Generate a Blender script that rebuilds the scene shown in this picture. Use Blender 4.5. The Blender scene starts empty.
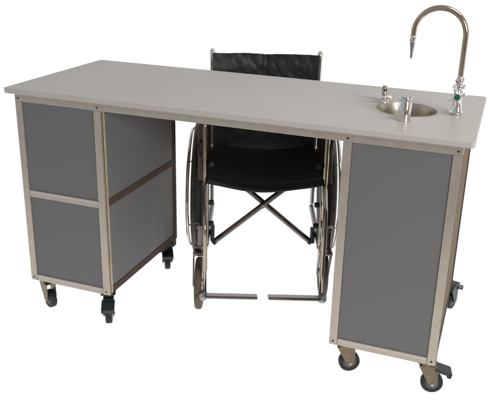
import bpy, bmesh, math, random
from mathutils import Vector, Matrix, noise
random.seed(4)
PI = math.pi
scene = bpy.context.scene
C = scene.collection
V = Vector

# ------------------------------------------------------------------ materials
def mat(name, base, rough=.5, metal=0.0, noise_amt=0.0, noise_scale=40, bump=0.0, bump_scale=200,
        rough_amt=0.0, coat=0.0, stretch=None, spec=.5):
    m = bpy.data.materials.new(name); m.use_nodes = True
    nt = m.node_tree; b = nt.nodes['Principled BSDF']
    b.inputs['Base Color'].default_value = (*base, 1)
    b.inputs['Roughness'].default_value = rough
    b.inputs['Metallic'].default_value = metal
    b.inputs['Coat Weight'].default_value = coat
    b.inputs['Specular IOR Level'].default_value = spec
    tc = nt.nodes.new('ShaderNodeTexCoord'); src = tc.outputs['Object']
    if stretch:
        mp = nt.nodes.new('ShaderNodeMapping'); mp.inputs['Scale'].default_value = stretch
        nt.links.new(src, mp.inputs['Vector']); src = mp.outputs['Vector']
    if noise_amt or rough_amt:
        n = nt.nodes.new('ShaderNodeTexNoise'); n.inputs['Scale'].default_value = noise_scale
        n.inputs['Detail'].default_value = 5
        nt.links.new(src, n.inputs['Vector'])
        if noise_amt:
            r = nt.nodes.new('ShaderNodeValToRGB')
            r.color_ramp.elements[0].position = .3; r.color_ramp.elements[1].position = .7
            r.color_ramp.elements[0].color = (*[c*(1-noise_amt) for c in base], 1)
            r.color_ramp.elements[1].color = (*[min(1, c*(1+noise_amt)) for c in base], 1)
            nt.links.new(n.outputs['Fac'], r.inputs['Fac']); nt.links.new(r.outputs['Color'], b.inputs['Base Color'])
        if rough_amt:
            mr = nt.nodes.new('ShaderNodeMapRange')
            mr.inputs['To Min'].default_value = max(0.02, rough-rough_amt); mr.inputs['To Max'].default_value = rough+rough_amt
            nt.links.new(n.outputs['Fac'], mr.inputs['Value']); nt.links.new(mr.outputs['Result'], b.inputs['Roughness'])
    if bump:
        n2 = nt.nodes.new('ShaderNodeTexNoise'); n2.inputs['Scale'].default_value = bump_scale; n2.inputs['Detail'].default_value = 3
        nt.links.new(src, n2.inputs['Vector'])
        bp = nt.nodes.new('ShaderNodeBump'); bp.inputs['Strength'].default_value = bump; bp.inputs['Distance'].default_value = .002
        nt.links.new(n2.outputs['Fac'], bp.inputs['Height']); nt.links.new(bp.outputs['Normal'], b.inputs['Normal'])
    return m

M = {}
M['laminate'] = mat('laminate', (.40, .378, .354), .42, noise_amt=.05, noise_scale=260, bump=.05, bump_scale=900, rough_amt=.05)
_nt = M['laminate'].node_tree; _b = _nt.nodes['Principled BSDF']
_src = _b.inputs['Base Color'].links[0].from_socket
_n = _nt.nodes.new('ShaderNodeTexNoise'); _n.inputs['Scale'].default_value = 3.5; _n.inputs['Detail'].default_value = 6
_tc = _nt.nodes.new('ShaderNodeTexCoord'); _nt.links.new(_tc.outputs['Object'], _n.inputs['Vector'])
_mr = _nt.nodes.new('ShaderNodeMapRange'); _mr.inputs['To Min'].default_value = .95; _mr.inputs['To Max'].default_value = 1.05
_mm = _nt.nodes.new('ShaderNodeMix'); _mm.data_type = 'RGBA'; _mm.blend_type = 'MULTIPLY'; _mm.inputs['Factor'].default_value = 1
_nt.links.new(_n.outputs['Fac'], _mr.inputs['Value']); _nt.links.new(_src, _mm.inputs['A']); _nt.links.new(_mr.outputs['Result'], _mm.inputs['B'])
_nt.links.new(_mm.outputs['Result'], _b.inputs['Base Color'])
M['edge_band'] = mat('edge_band', (.47, .445, .42), .4, noise_amt=.04, noise_scale=60)
M['aluminium'] = mat('brushed_aluminium', (.445, .395, .33), .36, .6, noise_amt=.06, noise_scale=30, stretch=(1, 1, 1), rough_amt=.06)
M['shaded_alu'] = mat('shaded_aluminium', (.075, .057, .042), .7, .0, noise_amt=.12, noise_scale=25, rough_amt=.06, spec=.12)  # same aluminium, with its dark reflections put into the colour
M['panel'] = mat('grey_panel', (.153, .153, .154), .6, noise_amt=.015, noise_scale=120, spec=.15)
M['chrome'] = mat('chrome', (.72, .69, .66), .09, 1.0, noise_amt=.03, noise_scale=40, rough_amt=.03)
M['steel'] = mat('stainless_steel', (.47, .43, .37), .36, 1.0, noise_amt=.03, noise_scale=14, rough_amt=.03)
M['tube'] = mat('worn_chrome_tube', (.44, .37, .29), .16, 1.0, noise_amt=.15, noise_scale=30, rough_amt=.08)
M['darktube'] = mat('dark_steel_tube', (.20, .18, .17), .28, 1.0, noise_amt=.15, noise_scale=30, rough_amt=.08)
M['vinyl'] = mat('black_vinyl', (.011, .0125, .016), .50, bump=.25, bump_scale=500, rough_amt=.08, noise_amt=.2, noise_scale=50)
M['vinyl_shaded'] = mat('shaded_seat_vinyl', (.006, .006, .007), .5, bump=.25, bump_scale=500, rough_amt=.08, noise_amt=.2, noise_scale=50, spec=.3)  # darker copy of the vinyl; the seat's shade is in its colour
M['seam'] = mat('black_stitched_webbing', (.006, .006, .007), .6, noise_amt=.2, noise_scale=200)
M['rubber'] = mat('black_rubber', (.0075, .007, .007), .6, noise_amt=.3, noise_scale=60)
M['tyre'] = mat('worn_grey_tyre', (.095, .073, .047), .6, noise_amt=.3, noise_scale=40)
M['skirt'] = mat('brown_side_guard', (.085, .052, .034), .3, .3, noise_amt=.3, noise_scale=20)
M['zinc'] = mat('zinc_plated_steel', (.19, .15, .10), .36, .75, noise_amt=.18, noise_scale=50, rough_amt=.1)
M['hubgrey'] = mat('grey_nylon', (.085, .075, .078), .5, noise_amt=.15, noise_scale=80)
M['pedal'] = mat('dark_green_black_plastic', (.016, .024, .022), .4, noise_amt=.2, noise_scale=60)
M['warm_lit'] = mat('warm_lit_edge', (.42, .34, .21), .5, noise_amt=.25, noise_scale=25)  # warm light on the post's side face, painted as colour
M['screw'] = mat('dark_screw', (.015, .013, .012), .4, .4, noise_amt=.2, noise_scale=300)
M['green'] = mat('green_index', (.004, .10, .055), .3, noise_amt=.1, noise_scale=100)
M['bluecap'] = mat('blue_grey_cap', (.22, .235, .27), .2, .8, noise_amt=.1, noise_scale=100)
M['nozzle'] = mat('grey_nozzle', (.22, .25, .28), .35, .5, noise_amt=.1, noise_scale=100)
M['white_metal'] = mat('polished_chrome', (.86, .85, .83), .12, .85, noise_amt=.03, noise_scale=100)
M['plate'] = mat('brown_grey_alloy', (.16, .135, .105), .4, .6, noise_amt=.2, noise_scale=40, rough_amt=.08)
M['brown_reflection'] = mat('side_brown_reflection', (.185, .145, .105), .9, .0, noise_amt=.1, noise_scale=20, spec=.03)  # brown floor reflection painted onto the right cabinet's side
M['dull'] = mat('dull_light_alloy', (.42, .41, .40), .45, .6, noise_amt=.2, noise_scale=80)

# ------------------------------------------------------------------ mesh helpers
def obj(name, bm, m, parent=None, smooth=False, loc=None, ang=40):
    bmesh.ops.recalc_face_normals(bm, faces=bm.faces[:])
    me = bpy.data.meshes.new(name); bm.to_mesh(me); bm.free()
    ms = m if isinstance(m, (list, tuple)) else [m]
    for k in ms: me.materials.append(k)
    if smooth:
        for p in me.polygons: p.use_smooth = True
        try: me.set_sharp_from_angle(angle=math.radians(ang))
        except Exception: pass
    o = bpy.data.objects.new(name, me); C.objects.link(o)
    if parent: o.parent = parent
    if loc is not None: o.location = loc
    return o

def box(bm, x0, x1, y0, y1, z0, z1, bev=.0015, mi=0, mtx=None):
    t = bmesh.new()
    v = [t.verts.new((x, y, z)) for x in (x0, x1) for y in (y0, y1) for z in (z0, z1)]
    for f in ((0,1,3,2),(4,6,7,5),(0,4,5,1),(2,3,7,6),(0,2,6,4),(1,5,7,3)): t.faces.new([v[i] for i in f])
    if bev: bmesh.ops.bevel(t, geom=t.edges[:], offset=bev, segments=2, affect='EDGES', profile=.6)
    if mtx is not None: bmesh.ops.transform(t, matrix=mtx, verts=t.verts[:])
    join(bm, t, mi)

def join(bm, t, mi=0):
    mp = {}
    for v in t.verts: mp[v] = bm.verts.new(v.co)
    for f in t.faces:
        try:
            nf = bm.faces.new([mp[v] for v in f.verts]); nf.material_index = mi
        except ValueError: pass
    t.free()

def frame(d):
    d = d.normalized()
    a = V((0,0,1)) if abs(d.z) < .9 else V((1,0,0))
    u = a.cross(d).normalized(); w = d.cross(u)
    return u, w

def tube(bm, pts, r, n=16, mi=0, cap=True, closed=False):
    pts = [V(p) for p in pts]; N = len(pts)
    rs = r if isinstance(r, (list, tuple)) else [r]*N
    rings = []; u = None
    for i, p in enumerate(pts):
        if closed: d = (pts[(i+1) % N]-pts[i-1])
        else: d = pts[min(i+1, N-1)]-pts[max(i-1, 0)]
        d.normalize()
        if u is None: u, w = frame(d)
        else:
            u = (u-d*u.dot(d)).normalized(); w = d.cross(u)
        rings.append([bm.verts.new(p+(u*math.cos(2*PI*k/n)+w*math.sin(2*PI*k/n))*rs[i]) for k in range(n)])
    for i in range(N if closed else N-1):
        a, b = rings[i], rings[(i+1) % N]
        off = 0
        if closed and i == N-1:
            off = min(range(n), key=lambda o: (a[0].co-b[o].co).length)
        for k in range(n):
            f = bm.faces.new((a[k], a[(k+1) % n], b[(k+1+off) % n], b[(k+off) % n])); f.material_index = mi
    if cap and not closed:
        for q in (rings[0], rings[-1]):
            f = bm.faces.new(q); f.material_index = mi

def fillet(pts, rad, seg=6):
    pts = [V(p) for p in pts]; out = [pts[0]]
    for i in range(1, len(pts)-1):
        p = pts[i]; a = pts[i-1]-p; b = pts[i+1]-p
        r = min(rad, a.length*.49, b.length*.49)
        A = p+a.normalized()*r; B = p+b.normalized()*r
        for k in range(seg+1):
            t = k/seg
            out.append(A*(1-t)**2+p*2*t*(1-t)+B*t*t)
    out.append(pts[-1]); return out

def lathe(bm, prof, origin=(0,0,0), axis=(0,0,1), n=32, mi=0):
    o = V(origin); d = V(axis).normalized(); u, w = frame(d)
    rings = []
    for r, h in prof:
        if r < 1e-6: rings.append([bm.verts.new(o+d*h)])
        else: rings.append([bm.verts.new(o+d*h+(u*math.cos(2*PI*k/n)+w*math.sin(2*PI*k/n))*r) for k in range(n)])
    for a, b in zip(rings, rings[1:]):
        for k in range(n):
            k2 = (k+1) % n
            if len(a) == 1 and len(b) == 1: continue
            if len(a) == 1: f = bm.faces.new((a[0], b[k], b[k2]))
            elif len(b) == 1: f = bm.faces.new((a[k], a[k2], b[0]))
            else: f = bm.faces.new((a[k], a[k2], b[k2], b[k]))
            f.material_index = mi

def torus(bm, c, axis, R, r, n=72, m=12, mi=0):
    c = V(c); u, w = frame(V(axis))
    tube(bm, [c+(u*math.cos(2*PI*k/n)+w*math.sin(2*PI*k/n))*R for k in range(n)], r, m, mi, closed=True)

def prism(bm, poly, thick, mtx, mi=0, bev=.001):
    """poly in local xy, extruded along local z centred on 0"""
    t = bmesh.new()
    a = [t.verts.new((x, y, -thick/2)) for x, y in poly]; b = [t.verts.new((x, y, thick/2)) for x, y in poly]
    t.faces.new(a); t.faces.new(b)
    n = len(poly)
    for i in range(n): t.faces.new((a[i], a[(i+1) % n], b[(i+1) % n], b[i]))
    if bev: bmesh.ops.bevel(t, geom=t.edges[:], offset=bev, segments=1, affect='EDGES')
    bmesh.ops.transform(t, matrix=mtx, verts=t.verts[:])
    join(bm, t, mi)

def empty(name, label, cat, loc, rz=0):
    o = bpy.data.objects.new(name, None); C.objects.link(o)
    o.location = loc; o.rotation_euler = (0, 0, rz); o['label'] = label; o['category'] = cat
    o.empty_display_size = .1
    return o

# ------------------------------------------------------------------ floor
FLOOR = bpy.data.materials.new('white_glowing_backdrop'); FLOOR.use_nodes = True
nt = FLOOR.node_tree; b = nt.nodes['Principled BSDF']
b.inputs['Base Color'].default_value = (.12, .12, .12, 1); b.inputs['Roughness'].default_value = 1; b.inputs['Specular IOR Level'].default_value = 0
b.inputs['Emission Color'].default_value = (1, 1, 1, 1); b.inputs['Emission Strength'].default_value = 1.0  # glow added so the floor stays white and takes no shadows
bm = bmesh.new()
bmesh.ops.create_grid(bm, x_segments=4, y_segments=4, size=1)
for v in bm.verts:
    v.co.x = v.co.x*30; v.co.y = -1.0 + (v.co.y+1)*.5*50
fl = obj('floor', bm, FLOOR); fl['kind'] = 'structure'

# ------------------------------------------------------------------ desk
H = .86; W = 1.589; D = .633; T = .019
A0, A1, B0, B1 = .044, .386, 1.215, 1.560
OF = .004; YB = .565; ZB = .12; PW = .027; RH = .024
ZT = H-T-.0005
desk = empty('sink_desk', 'long grey laminate desk on castors with a sink and gooseneck tap at its right end', 'desk', (W/2, D/2, 0))
DL = V((-W/2, -D/2, 0))
def dobj(name, bm, m, parent=None, smooth=False, label=None):
    o = obj(name, bm, m, parent or desk, smooth)
    if parent is None: o.location = DL
    if label: o['label'] = label
    return o

SX, SY, SR = 1.354, .309, .0985
def top_loop(ins, z, bm):
    r = .012; out = []
    for cx, cy, a0 in ((W-r, r, -PI/2), (W-r, D-r, 0), (r, D-r, PI/2), (r, r, PI)):
        for k in range(7):
            a = a0+PI/2*k/6
            out.append(bm.verts.new((cx+(r-ins)*math.cos(a), cy+(r-ins)*math.sin(a), z)))
    return out
def hole_loop(r, z, bm, n=64):
    return [bm.verts.new((SX+r*math.cos(2*PI*k/n), SY+r*math.sin(2*PI*k/n), z)) for k in range(n)]
bm = bmesh.new()
loops = [top_loop(.002, H, bm), top_loop(.0006, H-.0006, bm), top_loop(0, H-.002, bm), top_loop(0, H-T+.002, bm), top_loop(.002, H-T, bm)]
hl = [hole_loop(SR+.001, H, bm), hole_loop(SR+.001, H-T, bm)]
def bridge(a, b, mi):
    n = len(a)
    for i in range(n):
        f = bm.faces.new((a[i], a[(i+1) % n], b[(i+1) % n], b[i])); f.material_index = mi
for a, b2 in zip(loops, loops[1:]): bridge(a, b2, 1)
bridge(hl[0], hl[1], 1)
for o_, h_ in ((loops[0], hl[0]), (loops[-1], hl[1])):
    es = []
    for lp in (o_, h_):
        for i in range(len(lp)):
            e = bm.edges.get((lp[i], lp[(i+1) % len(lp)])) or bm.edges.new((lp[i], lp[(i+1) % len(lp)]))
            es.append(e)
    r = bmesh.ops.triangle_fill(bm, use_beauty=True, edges=es)
    for g in r['geom']:
        if isinstance(g, bmesh.types.BMFace): g.material_index = 0
dobj('tabletop', bm, [M['laminate'], M['edge_band']])

# front apron rail with dark screws
bm = bmesh.new()
box(bm, A0, B1, OF, OF+PW, ZT-RH, ZT)
box(bm, A0+.001, B1-.001, OF-.0006, OF+.004, ZT-.0075, ZT-.0068, 0)      # shallow line of the extrusion
rail = dobj('front_rail', bm, M['aluminium'])
def screw(x, z, parent, y=OF):
    bm = bmesh.new(); lathe(bm, [(.0033, 0), (.0033, .001), (.0022, .0016), (0, .0016)], (x, y, z), (0, -1, 0), 14)
    return obj('screw', bm, M['screw'], parent, True)
for x in (A0+PW/2, A1-PW/2, B0+PW/2, B1-PW/2): screw(x, ZT-RH*.55, rail)

ZP = ZT-RH-.0004          # top of the posts
def rail_box(name, x0, x1, y0, y1, z0, z1, m='aluminium'):
    bm = bmesh.new(); box(bm, x0, x1, y0, y1, z0, z1); return dobj(name, bm, M[m])

G = .0006
for (x0, x1, left) in ((A0, A1, True), (B0, B1, False)):
    YB = .565 if left else .585
    # posts; the aluminium corner extrusions carry a slot on each face
    for ix, xa in enumerate((x0, x1-PW)):
        for iy, ya in enumerate((OF, YB-PW)):
            bm = bmesh.new()
            zt = ZP if iy == 0 else ZT
            box(bm, xa, xa+PW, ya, ya+PW, ZB, zt, .002)
            m = 'aluminium' if iy == 0 else 'shaded_alu'
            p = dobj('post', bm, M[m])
            if iy == 0:
                screw(xa+PW/2, ZB+.014, p)
                if ix == 1:       # strip painted as warm light (left) and brown reflection (right), beside a dark slot
                    bm = bmesh.new(); box(bm, xa+PW-.001, xa+PW+.0012, ya+(.0145 if left else .002), ya+PW-(.0035 if left else .0005), ZB+.003, zt-.002, .0004)
                    obj('painted_light_strip', bm, M['warm_lit'] if left else M['brown_reflection'], p)
                    bm = bmesh.new(); box(bm, xa+PW-.001, xa+PW+.0008, ya+.0095, ya+.0110, ZB+.006, zt-.004, 0)
                    obj('slot', bm, M['screw'], p)
    # front rails
    fr = [(ZB, ZB+.026)]
    if left: fr.append((.463, .489))
    for z0, z1 in fr:
        rail_box('rail', x0+PW+G, x1-PW-G, OF+.001, OF+PW, z0, z1)
        bm = bmesh.new(); box(bm, x0+PW+.002, x1-PW-.002, OF-.001, OF+.003, z1-.010, z1-.002, .001)
        dobj('rail_lip', bm, M['edge_band'])
    # side rails (both sides)
    for sx in (x0, x1-PW):
        zs = [(ZB, ZB+.026), (ZT-RH, ZT)] + ([(.463, .489)] if left else [])
        for z0, z1 in zs:
            rail_box('side_rail', sx+.001, sx+PW-.001, OF+PW+G, YB-PW-G, z0, z1, 'shaded_alu')
    # back rails
    for z0, z1 in [(ZB, ZB+.026), (ZT-RH, ZT)]:
        rail_box('back_rail', x0+PW+G, x1-PW-G, YB-PW+.001, YB-.001, z0, z1, 'shaded_alu')
    # panels
    zz = [(ZB+.026+G, .463-G), (.489+G, ZP-G)] if left else [(ZB+.026+G, ZP-G)]
    zside = [(ZB+.026+G, .463-G), (.489+G, ZT-RH-G)] if left else [(ZB+.026+G, ZT-RH-G)]
    for z0, z1 in zz:
        bm = bmesh.new(); box(bm, x0+PW+G, x1-PW-G, OF+.004, OF+.012, z0, z1, .0005); dobj('front_panel', bm, M['panel'])
    for z0, z1 in zside:
        for sx, s in ((x0, 1), (x1, -1)):
            xa, xb = sorted((sx+s*.004, sx+s*.012))
            bm = bmesh.new(); box(bm, xa, xb, OF+PW+G, YB-PW-G, z0, z1, .0005); dobj('side_panel', bm, M['panel'] if left or s > 0 else M['brown_reflection'])
    bm = bmesh.new(); box(bm, x0+PW+G, x1-PW-G, YB-.012, YB-.004, ZB+.026+G, ZT-RH-G, .0005); dobj('back_panel', bm, M['panel'])
    bm = bmesh.new(); box(bm, x0+PW+G, x1-PW-G, OF+PW+G, YB-PW-G, ZB+.004, ZB+.014, .0005); dobj('bottom_panel', bm, M['shaded_alu'])

# castors: fork mesh (part) > wheel, hub, brake pedal
def caster(x, y, ang, brake=False, dark=False, label=None):
    fm = M['pedal'] if dark else M['zinc']
    R = .036; off = .024; zc = R
    bm = bmesh.new()
    box(bm, -.030, .030, -.027, .027, ZB-.0045, ZB-.0008, .001)         # top plate
    lathe(bm, [(.0, -.002), (.024, -.002), (.026, -.008), (.022, -.015), (0, -.015)], (0, 0, ZB-.002), (0, 0, 1), 24)
    # fork bridge and two shaped cheeks
    box(bm, -.022, off+.012, -.0185, .0185, ZB-.0215, ZB-.017, .0015)
    for s in (-1, 1):
        poly = [(-.024, ZB-.018), (off+.014, ZB-.018), (off+.016, zc+.012), (off+.009, zc-.009), (off-.009, zc-.009), (off-.020, zc+.014)]
        mt = Matrix(((1, 0, 0, 0), (0, 0, 1, s*.0178), (0, 1, 0, 0), (0, 0, 0, 1)))
        prism(bm, poly, .0026, mt, 0, .0006)
    f = obj('caster', bm, fm, desk, True, ang=30)
    f.location = DL+V((x, y, 0)); f.rotation_euler = (0, 0, ang)
    if label: f['label'] = label
    bm = bmesh.new()
    lathe(bm, [(.022, -.0115), (.033, -.0115), (.0352, -.0095), (R, -.004), (R, .004), (.0352, .0095), (.033, .0115), (.022, .0115)], (off, 0, zc), (0, 1, 0), 40)
    obj('wheel', bm, M['rubber'], f, True)
    bm = bmesh.new()
    lathe(bm, [(0, -.0125), (.009, -.0125), (.010, -.0105), (.0222, -.0105), (.0222, .0105), (.010, .0105), (.009, .0125), (0, .0125)], (off, 0, zc), (0, 1, 0), 28)
    obj('hub', bm, M['hubgrey'], f, True)
    bm = bmesh.new()
    lathe(bm, [(0, -.023), (.005, -.023), (.0058, -.0195), (.0058, .0195), (.005, .023), (0, .023)], (off, 0, zc), (0, 1, 0), 6)
    obj('axle_bolt', bm, M['dull'], f)
    if brake:
        bm = bmesh.new()
        mt = Matrix.Translation((off+.022, 0, ZB-.032)) @ Matrix.Rotation(math.radians(16), 4, 'Y')
        box(bm, -.018, .034, -.024, .024, -.005, .006, .002, mtx=mt)
        box(bm, .024, .037, -.024, .024, -.012, .0055, .002, mtx=mt)
        box(bm, -.022, -.004, -.014, .014, -.022, .002, .002, mtx=mt)
        obj('brake_pedal', bm, M['pedal'], f)
    return f
d = math.radians
caster(A0+.036, OF+.040, d(-28))
caster(A1-.026, OF+.034, d(-62), dark=True, brake=True)
caster(A1-.028, .520, d(-60), dark=True, brake=True)
caster(A0+.040, YB-.040, d(-40))
caster(B0+.040, OF+.045, d(25))
caster(B1-.030, OF+.036, d(12), brake=True, label='castor with a black brake pedal under the front right corner')
caster(B0+.040, YB-.040, d(60))
caster(B1-.006, .604, d(72), brake=True, dark=True)

# dark stiffener under the far inner corner of the left cabinet
bm = bmesh.new()
prism(bm, [(.400, ZB-.0006), (.560, ZB-.0006), (.560, ZB-.030), (.505, ZB-.030)], .012, Matrix(((0, 0, 1, A1-.008), (1, 0, 0, 0), (0, 1, 0, 0), (0, 0, 0, 1))))
dobj('corner_bracket', bm, M['screw'])
# sink basin
bm = bmesh.new()
lathe(bm, [(SR+.0045, .0002), (SR+.004, .0012), (SR+.001, .0017), (SR-.002, .0008), (SR-.0035, -.004), (SR-.006, -.03), (SR-.010, -.085), (SR-.022, -.108),
           (SR-.042, -.117), (.022, -.121), (.021, -.123), (0, -.123)], (SX, SY, H), (0, 0, 1), 64)
sink = dobj('sink_basin', bm, M['steel'], smooth=True)
bm = bmesh.new(); lathe(bm, [(.020, -.1215), (.019, -.1195), (.014, -.1205), (0, -.1205)], (SX, SY, H), (0, 0, 1), 24)
obj('drain', bm, M['screw'], sink, True)

# gooseneck lab tap
FX, FY = 1.508, .322
bm = bmesh.new()
lathe(bm, [(0, .0003), (.0215, .0003), (.0225, .004), (.0195, .008), (.0175, .013), (.0155, .03), (.0125, .052), (.0118, .060), (.0140, .064), (.0140, .072),
           (.0105, .076), (.0105, .098), (.0135, .101), (.0150, .108), (.0135, .115), (.009, .119), (.009, .124), (0, .124)], (FX, FY, H), (0, 0, 1), 32)
# bonnet towards the user
lathe(bm, [(0, 0), (.0100, 0), (.0100, .012), (.0120, .014), (.0120, .019), (.0075, .022), (.0075, .030), (0, .030)], (FX, FY-.006, H+.058), (0, -1, .12), 20)
# hexagonal union nut with its lugs
lathe(bm, [(0, .083), (.0145, .083), (.0155, .085), (.0155, .091), (.0145, .093), (0, .093)], (FX, FY, H), (0, 0, 1), 6)
for k in range(4):
    a = PI/4+k*PI/2
    tube(bm, [(FX+.010*math.cos(a), FY+.010*math.sin(a), H+.088), (FX+.022*math.cos(a), FY+.022*math.sin(a), H+.089), (FX+.0245*math.cos(a), FY+.0245*math.sin(a), H+.089)], [.0038, .0045, .003], 10)
tap = dobj('faucet', bm, M['chrome'], smooth=True, label='tall chrome gooseneck tap with a green index button')
# gooseneck
RA = .080; ZA = H+.247
pts = [V((FX, FY, H+.120)), V((FX, FY, ZA-.06)), V((FX, FY, ZA))]
for k in range(1, 25):
    a = PI*k/24; pts.append(V((FX-RA+RA*math.cos(a), FY, ZA+RA*math.sin(a))))
pts.append(V((FX-2*RA+.000, FY, ZA-.014)))
bm = bmesh.new(); tube(bm, pts, .0088, 18)
obj('gooseneck', bm, M['tube'], tap, True)
bm = bmesh.new()
lathe(bm, [(0, 0), (.0098, 0), (.0105, -.003), (.0105, -.014), (.0085, -.020), (.0085, -.022)], (FX-2*RA, FY, ZA-.010), (0, 0, 1), 20)
obj('collar', bm, M['chrome'], tap, True)
bm = bmesh.new()
lathe(bm, [(.0085, 0), (.0078, -.006), (.0062, -.009), (.0066, -.013), (.0052, -.020), (.0055, -.024), (.0040, -.032), (.0043, -.036), (.0030, -.050), (.0022, -.050), (0, -.050)], (FX-2*RA, FY, ZA-.032), (0, 0, 1), 18)
obj('nozzle', bm, M['nozzle'], tap, True)
# four-arm handle in front of the bonnet
hc = V((FX, FY-.034, H+.0615)); hu = V((1, 0, 0)); hw = V((0, .12, 1)).normalized(); hd = V((0, -1, .12)).normalized()
bm = bmesh.new()
for k in range(4):
    a = d(22)+k*PI/2; e = hu*math.cos(a)+hw*math.sin(a)
    tube(bm, [hc+e*.004, hc+e*.012, hc+e*.025, hc+e*.029], [.0048, .0052, .0068, .0042], 12)
lathe(bm, [(0, -.007), (.009, -.007), (.0105, -.003), (.0105, .004), (.009, .007), (0, .007)], hc, hd, 20)
obj('handle', bm, M['white_metal'], tap, True)
bm = bmesh.new(); lathe(bm, [(.0100, .006), (.0100, .010), (.008, .0135), (0, .014)], hc, hd, 20)
obj('index_button', bm, M['green'], tap, True)

# short cylinder tap at the near rim
bm = bmesh.new()
lathe(bm, [(0, .0004), (.0222, .0004), (.0222, .004), (.0205, .0055), (.0205, .060), (.0198, .0612), (.0205, .0624), (.0205, .070), (.0195, .072), (0, .072)], (1.365, .166, H), (0, 0, 1), 40)
cyl = dobj('push_tap', bm, M['chrome'], smooth=True, label='short chrome cylinder tap in front of the sink')
bm = bmesh.new(); lathe(bm, [(.0175, .0722), (.0165, .0736), (0, .0736)], (1.365, .166, H), (0, 0, 1), 30)
obj('push_button', bm, M['bluecap'], cyl, True)

# small hose tap lying at the far left rim: body + nozzle to the left, knob on top
GX, GY = 1.275, .372
GX, GY = 1.256, .366
bm = bmesh.new()
lathe(bm, [(0, .0004), (.0165, .0004), (.0165, .004), (.011, .006), (.010, .022), (0, .022)], (GX+.012, GY, H), (0, 0, 1), 24)
ax = V((-1, -.18, .0)).normalized()
lathe(bm, [(0, -.034), (.0095, -.034), (.0110, -.030), (.0110, -.014), (.0128, -.012), (.0128, .006), (.0098, .010), (.0098, .026), (.0085, .031), (.0042, .036), (.0034, .040), (.0028, .056), (.0022, .068), (0, .068)],
      V((GX, GY, H+.018)), ax, 22)
gas = dobj('hose_tap', bm, M['white_metal'], smooth=True, label='small hose tap with a pointed nozzle at the left rim of the sink')
bm = bmesh.new()
lathe(bm, [(0, .022), (.0075, .022), (.0075, .028), (.0092, .030), (.0092, .036), (.0080, .038), (.0080, .046), (.0095, .048), (.0095, .053), (.007, .056), (0, .056)], (GX+.010, GY, H), (0, 0, 1), 20)
kn = obj('knob', bm, M['tube'], gas, True)
bm = bmesh.new(); lathe(bm, [(.0078, .0555), (.0074, .0590), (0, .0595)], (GX+.010, GY, H), (0, 0, 1), 20)
obj('cap', bm, M['bluecap'], gas, True)

# ------------------------------------------------------------------ wheelchair (local: x to the side, +y to its back)
wc = empty('wheelchair', 'folding manual wheelchair with black vinyl seat and back standing behind the desk', 'wheelchair', (.893, .26, 0), math.radians(20))
def wobj(name, bm, m, parent=None, smooth=True, ang=40): return obj(name, bm, m, parent or wc, smooth, ang=ang)

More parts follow.
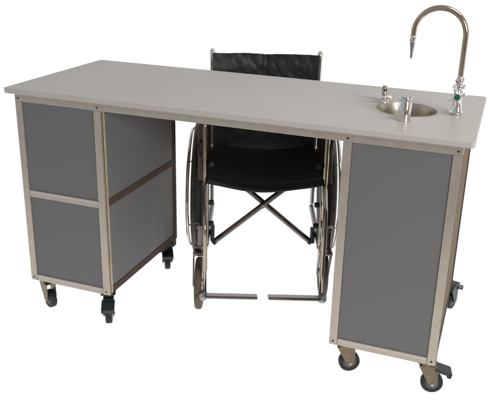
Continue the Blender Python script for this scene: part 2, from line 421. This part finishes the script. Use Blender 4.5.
for s in (-1, 1):
    # back post with push handle
    bm = bmesh.new()
    tube(bm, fillet([(s*.234, .70, .20), (s*.234, .70, .55), (s*.234, .70, .905), (s*.236, .728, .897)], .014, 8), .0115, 16)
    lathe(bm, [(0, -.012), (.0125, -.010), (.0135, 0), (.0115, .007), (.006, .0105), (0, .0112)], (s*.234, .702, .900), (0, .15, 1), 16)
    bp = wobj('back_post', bm, M['chrome'])
    # side frame: front post, lower rail, arm tube
    bm = bmesh.new()
    tube(bm, fillet([(s*.236, .245, .17), (s*.236, .245, .715), (s*.236, .32, .735), (s*.236, .69, .735)], .05, 8), .0115, 16)
    tube(bm, [(s*.226, .255, .480), (s*.226, .70, .480)], .0115, 14)
    sf = wobj('side_frame', bm, M['tube'])
    bm = bmesh.new(); tube(bm, [(s*.232, .245, .19), (s*.232, .70, .19)], .0115, 14); wobj('lower_rail', bm, M['darktube'], sf)
    for zz in (.56, .40, .31):
        bm = bmesh.new(); lathe(bm, [(0, -.004), (.009, -.003), (.011, 0), (.011, .012), (.009, .016), (0, .017)], (s*.216, .235, zz-.02), (-s, 0, 0), 14)
        wobj('bolt', bm, M['rubber'], sf)
    # armrest pad
    bm = bmesh.new(); box(bm, s*.236-.024, s*.236+.024, .30, .60, .749, .775, .008)
    wobj('armrest', bm, M['vinyl'], smooth=True)
    # skirt guard
    bm = bmesh.new(); box(bm, s*.250-.014, s*.250+.014, .262, .66, .46, .715, .005)
    wobj('side_guard', bm, M['skirt'], smooth=False)
    # cloth / dark bracket mass on the lower frame
    bm = bmesh.new()
    box(bm, s*.250-.026, s*.250+.026, .262, .34, .185, .46, .006)
    box(bm, s*.212-.008, s*.212+.008, .34, .40, .163, .215, .003)
    wobj('frame_bracket', bm, M['rubber'], smooth=False)
    # brake lever
    bm = bmesh.new()
    tube(bm, fillet([(s*.250, .31, .47), (s*.258, .28, .52), (s*.252, .255, .60)], .02, 5), .006, 10)
    tube(bm, [(s*.252, .258, .585), (s*.252, .25, .615), (s*.252, .247, .625)], [.009, .011, .007], 10)
    box(bm, s*.255-.008, s*.255+.008, .28, .34, .45, .48, .003)
    wobj('brake_lever', bm, M['rubber'])
    # rear wheel: rim and spokes > tyre, handrim, hub
    wx, wy, wz = s*.287, .62, .305
    bm = bmesh.new()
    torus(bm, (wx, wy, wz), (1, 0, 0), .281, .009, 80, 10)
    for k in range(28):
        a = 2*PI*k/28; a2 = a+(.5 if k % 2 else -.5)
        tube(bm, [(wx+(.016 if k % 4 < 2 else -.016), wy+.022*math.cos(a2), wz+.022*math.sin(a2)), (wx, wy+.278*math.cos(a), wz+.278*math.sin(a))], .0013, 6)
    rw = wobj('rear_wheel', bm, M['darktube'])
    bm = bmesh.new(); torus(bm, (wx, wy, wz), (1, 0, 0), .289, .015, 88, 12); wobj('tyre', bm, M['tyre'], rw)
    bm = bmesh.new(); torus(bm, (wx+s*.030, wy, wz), (1, 0, 0), .262, .0075, 88, 12)
    for k in range(6):
        a = 2*PI*k/6+.3
        tube(bm, [(wx+s*.030, wy+.262*math.cos(a), wz+.262*math.sin(a)), (wx+s*.004, wy+.276*math.cos(a), wz+.276*math.sin(a))], .003, 8)
    wobj('handrim', bm, M['chrome'], rw)
    bm = bmesh.new(); lathe(bm, [(0, -.03), (.012, -.03), (.024, -.022), (.024, -.014), (.014, -.010), (.014, .010), (.024, .014), (.024, .022), (.012, .034), (0, .036)], (wx, wy, wz), (s, 0, 0), 24)
    wobj('hub', bm, M['dull'], rw)
    bm = bmesh.new(); box(bm, s*.232-.006, s*.232+.006, .655, .745, .22, .42, .003)
    wobj('axle_plate', bm, M['darktube'], smooth=False)
    # front castor: fork > wheel, hub, housing
    fx, fy = s*.246, .145; cy_, cz_ = (.085 if s < 0 else .205), .102; k_ = -1 if s < 0 else 1
    bm = bmesh.new()
    lathe(bm, [(0, 0), (.023, 0), (.023, .014), (.0195, .017), (.0195, .086), (.022, .089), (.022, .10), (.012, .104), (0, .105)], (fx, fy, .225), (0, 0, 1), 20)
    box(bm, fx-.026, fx+.026, fy-(.05 if s < 0 else .022), fy+(.022 if s < 0 else .05), .210, .2235, .004)
    for q in (-1, 1):
        poly = [(fy-k_*.018, .217), (fy+k_*.046, .217), (cy_+k_*.014, cz_+.004), (cy_+k_*.008, cz_-.014), (cy_-k_*.010, cz_-.012), (cy_-k_*.022, cz_+.02)]
        mt = Matrix(((0, 0, 1, fx+q*.0235), (1, 0, 0, 0), (0, 1, 0, 0), (0, 0, 0, 1)))
        prism(bm, poly, .004, mt, 0, .001)
    fc = wobj('front_caster', bm, M['darktube'], smooth=True, ang=30)
    bm = bmesh.new()
    lathe(bm, [(.072, -.012), (.088, -.0145), (.096, -.013), (.101, -.008), (.102, 0), (.101, .008), (.096, .013), (.088, .0145), (.072, .012)], (fx, cy_, cz_), (1, 0, 0), 48)
    wobj('wheel', bm, M['tyre'], fc)
    bm = bmesh.new(); lathe(bm, [(0, -.019), (.014, -.019), (.018, -.008), (.072, -.010), (.073, 0), (.072, .010), (.018, .008), (.014, .019), (0, .019)], (fx, cy_, cz_), (1, 0, 0), 32)
    wobj('hub', bm, M['dull'], fc)
    # bracket from the frame to the castor housing
    bm = bmesh.new(); box(bm, s*.236-.010, s*.236+.010, .150, .262, .245, .31, .003)
    wobj('caster_bracket', bm, M['darktube'], smooth=False)
    # footrest: hanger > footplate, heel bracket
    bm = bmesh.new()
    tube(bm, fillet([(s*.236, .235, .46), (s*.234, .20, .46), (s*.224, .055, .42), (s*.220, .012, .37), (s*.219, .004, .20)], .05, 7), .0090, 16)
    tube(bm, [(s*.219, .004, .205), (s*.219, .0, .095)], .0068, 14)
    ft = wobj('footrest', bm, M['tube'])
    bm = bmesh.new()
    tilt = d(-24)
    mt = Matrix.Translation((s*.118, -.005, .097)) @ Matrix.Rotation(tilt, 4, 'X')
    poly = [(-.098, -.075), (.092, -.075), (.098, -.069), (.098, .050), (.092, .058), (-.098, .058)]
    if s < 0: poly = [(-x, y) for x, y in poly]
    prism(bm, [(x, y) for x, y in poly], .010, mt, 0, .003)
    wobj('footplate', bm, M['plate'], ft, smooth=False)
    bm = bmesh.new()
    tube(bm, [(s*.228, -.045, .115), (s*.228, .045, .077)], .0095, 12)
    lathe(bm, [(0, -.016), (.014, -.016), (.017, -.010), (.017, .010), (.014, .016), (0, .016)], (s*.226, 0, .095), (0, 0, 1), 18)
    wobj('hinge_bracket', bm, M['dull'], ft)

# cross brace
for s in (-1, 1):
    bm = bmesh.new(); yo = s*.012
    tube(bm, [(s*.208, .370+yo, .150), (-s*.195, .430+yo, .470)], .0115, 16)
    br = wobj('cross_brace', bm, M['darktube'])
    bm = bmesh.new(); tube(bm, [(s*.210, .3697+yo, .1485), (s*.199, .3713+yo, .1572)], .0128, 16); wobj('end_cap', bm, M['rubber'], br)
bm = bmesh.new(); lathe(bm, [(0, -.03), (.008, -.03), (.008, .03), (0, .03)], (-.0005, .402, .312), (0, 1, 0), 14)
wobj('pivot_bolt', bm, M['dull'])

# upholstery sheets
def sheet(nx, nz, fn, thick):
    bm = bmesh.new()
    g = [[bm.verts.new(fn(i/nx, j/nz)) for i in range(nx+1)] for j in range(nz+1)]
    for j in range(nz):
        for i in range(nx): bm.faces.new((g[j][i], g[j][i+1], g[j+1][i+1], g[j+1][i]))
    bmesh.ops.recalc_face_normals(bm, faces=bm.faces[:])
    r = bmesh.ops.solidify(bm, geom=bm.faces[:], thickness=thick)
    return bm
def nz3(x, y, z): return noise.noise(V((x, y, z)))
def back_fn(u, v):
    x = (u-.5)*2*(.230+.001*v)
    k = 1-(2*u-1)**2
    z = .43+v*.466 - .004*k*v - .003*v*math.exp(-((x+.003)/.03)**2)+.0025*v*nz3(x*14, 3.3, v)
    y = .70+.045*k*(.6+.4*math.sin(PI*min(1, v*.9+.1))) - .012*(1-k)
    # folds: strained vertical and diagonal creases, stronger near the top
    e = .5+.5*v
    y += e*.0045*nz3(x*6, z*20, 1.3)+.006*nz3(x*20+z*22, z*14, 4.1)*k + .004*nz3(x*40, z*18, 7.7)*v
    y += .004*nz3(x*55+z*30, z*26, 9.1)*e - .004*abs(nz3(x*26-z*16, z*30, 5.5))*e
    y += .007*math.exp(-((x-.004)/.005)**2)*v + .006*math.exp(-((x+.016)/.005)**2)*v                                   # centre seam pulled back
    return V((x, y, z))
bm = sheet(72, 60, back_fn, .007)
bk = wobj('backrest', bm, M['vinyl'], ang=80)
bm = sheet(72, 3, lambda u, v: back_fn(u, .915+v*.085)+V((0, -.0045, .0015)), .003)
wobj('top_hem', bm, M['vinyl'], bk, ang=80)
for x0 in (.465, .509):
    bm = sheet(2, 30, lambda u, v, x0=x0: back_fn(x0-.003+u*.006, v)+V((0, -.002, 0)), .002)
    wobj('seam', bm, M['seam'], bk, ang=80)
def seat_fn(u, v):
    x = (u-.5)*2*.226; k = 1-(2*u-1)**2
    y = .225+v*.47
    z = .494-.030*k+.004*nz3(x*10, y*10, 2.2)
    f = max(0, 1-v*14)
    return V((x, y+.004*math.sin(PI*u*3)*f, z-.014*f*f))
bm = sheet(60, 60, seat_fn, .020)
st = wobj('seat', bm, M['vinyl_shaded'], ang=80)
bm = bmesh.new()
tube(bm, [seat_fn(i/40, 0)+V((0, .002, -.006)) for i in range(41)], .011, 12)
wobj('front_hem', bm, M['vinyl_shaded'], st)

# ------------------------------------------------------------------ world and lamps
w = bpy.data.worlds.new('World'); scene.world = w; w.use_nodes = True
nt = w.node_tree; bg = nt.nodes['Background']
tc = nt.nodes.new('ShaderNodeTexCoord'); sp = nt.nodes.new('ShaderNodeSeparateXYZ')
nt.links.new(tc.outputs['Generated'], sp.inputs['Vector'])
r1 = nt.nodes.new('ShaderNodeValToRGB')          # along the depth of the room: dim warm room in front, white backdrop behind
r1.color_ramp.elements[0].position = .30; r1.color_ramp.elements[0].color = (.17, .135, .105, 1)
r1.color_ramp.elements[1].position = .62; r1.color_ramp.elements[1].color = (.95, .95, .95, 1)
rx = nt.nodes.new('ShaderNodeValToRGB')
rx.color_ramp.elements[0].position = .30; rx.color_ramp.elements[0].color = (.46, .49, .56, 1)
rx.color_ramp.elements[1].position = .66; rx.color_ramp.elements[1].color = (.24, .18, .125, 1)
mrx = nt.nodes.new('ShaderNodeMapRange'); mrx.inputs['From Min'].default_value = -1; mrx.inputs['From Max'].default_value = 1
nt.links.new(sp.outputs['X'], mrx.inputs['Value']); nt.links.new(mrx.outputs['Result'], rx.inputs['Fac'])
r1.color_ramp.elements[0].color = (0, 0, 0, 1); r1.color_ramp.elements[1].color = (1, 1, 1, 1)
mb = nt.nodes.new('ShaderNodeMix'); mb.data_type = 'RGBA'
nt.links.new(r1.outputs['Color'], mb.inputs['Factor']); nt.links.new(rx.outputs['Color'], mb.inputs['A']); mb.inputs['B'].default_value = (.95, .95, .95, 1)
mr = nt.nodes.new('ShaderNodeMapRange'); mr.inputs['From Min'].default_value = -1; mr.inputs['From Max'].default_value = 1
nt.links.new(sp.outputs['Y'], mr.inputs['Value']); nt.links.new(mr.outputs['Result'], r1.inputs['Fac'])
r2 = nt.nodes.new('ShaderNodeValToRGB')          # ceiling is a dim cool white
r2.color_ramp.elements[0].position = .25; r2.color_ramp.elements[0].color = (0, 0, 0, 1)
r2.color_ramp.elements[1].position = .75; r2.color_ramp.elements[1].color = (1, 1, 1, 1)
nt.links.new(sp.outputs['Z'], r2.inputs['Fac'])
mx = nt.nodes.new('ShaderNodeMix'); mx.data_type = 'RGBA'
nt.links.new(r2.outputs['Color'], mx.inputs['Factor']); nt.links.new(mb.outputs['Result'], mx.inputs['A'])
mx.inputs['B'].default_value = (.42, .43, .45, 1)
nt.links.new(mx.outputs['Result'], bg.inputs['Color']); bg.inputs['Strength'].default_value = 1.0

def area(name, loc, target, size, power, col=(1, 1, 1)):
    l = bpy.data.lights.new(name, 'AREA'); l.energy = power; l.size = size; l.color = col
    o = bpy.data.objects.new(name, l); C.objects.link(o); o.location = loc
    o.rotation_euler = (V(target)-V(loc)).to_track_quat('-Z', 'Y').to_euler()
    return o
area('key_lamp', (4.9, -3.3, 2.0), (.7, .3, .5), 1.4, 135, (1, .96, .9))
area('ceiling_lamp', (2.3, -.1, 2.7), (1.5, .25, .8), .9, 25, (1, .95, .88))

# ------------------------------------------------------------------ camera
cd = bpy.data.cameras.new('camera'); cam = bpy.data.objects.new('camera', cd); C.objects.link(cam)
cam.location = (1.63728, -1.954116, 1.394563)
cam.rotation_euler = (1.2216590958, -.02616546, .3480047730)
cd.sensor_fit = 'HORIZONTAL'; cd.sensor_width = 36; cd.lens = 36*696.335/500
cd.shift_x = (250-256.924)/500; cd.shift_y = (184.81-200.5)/500
cd.clip_start = .05; cd.clip_end = 300
scene.camera = cam
scene.view_settings.view_transform = 'Standard'; scene.view_settings.look = 'None'; scene.view_settings.exposure = 0
scene.render.engine = 'CYCLES'
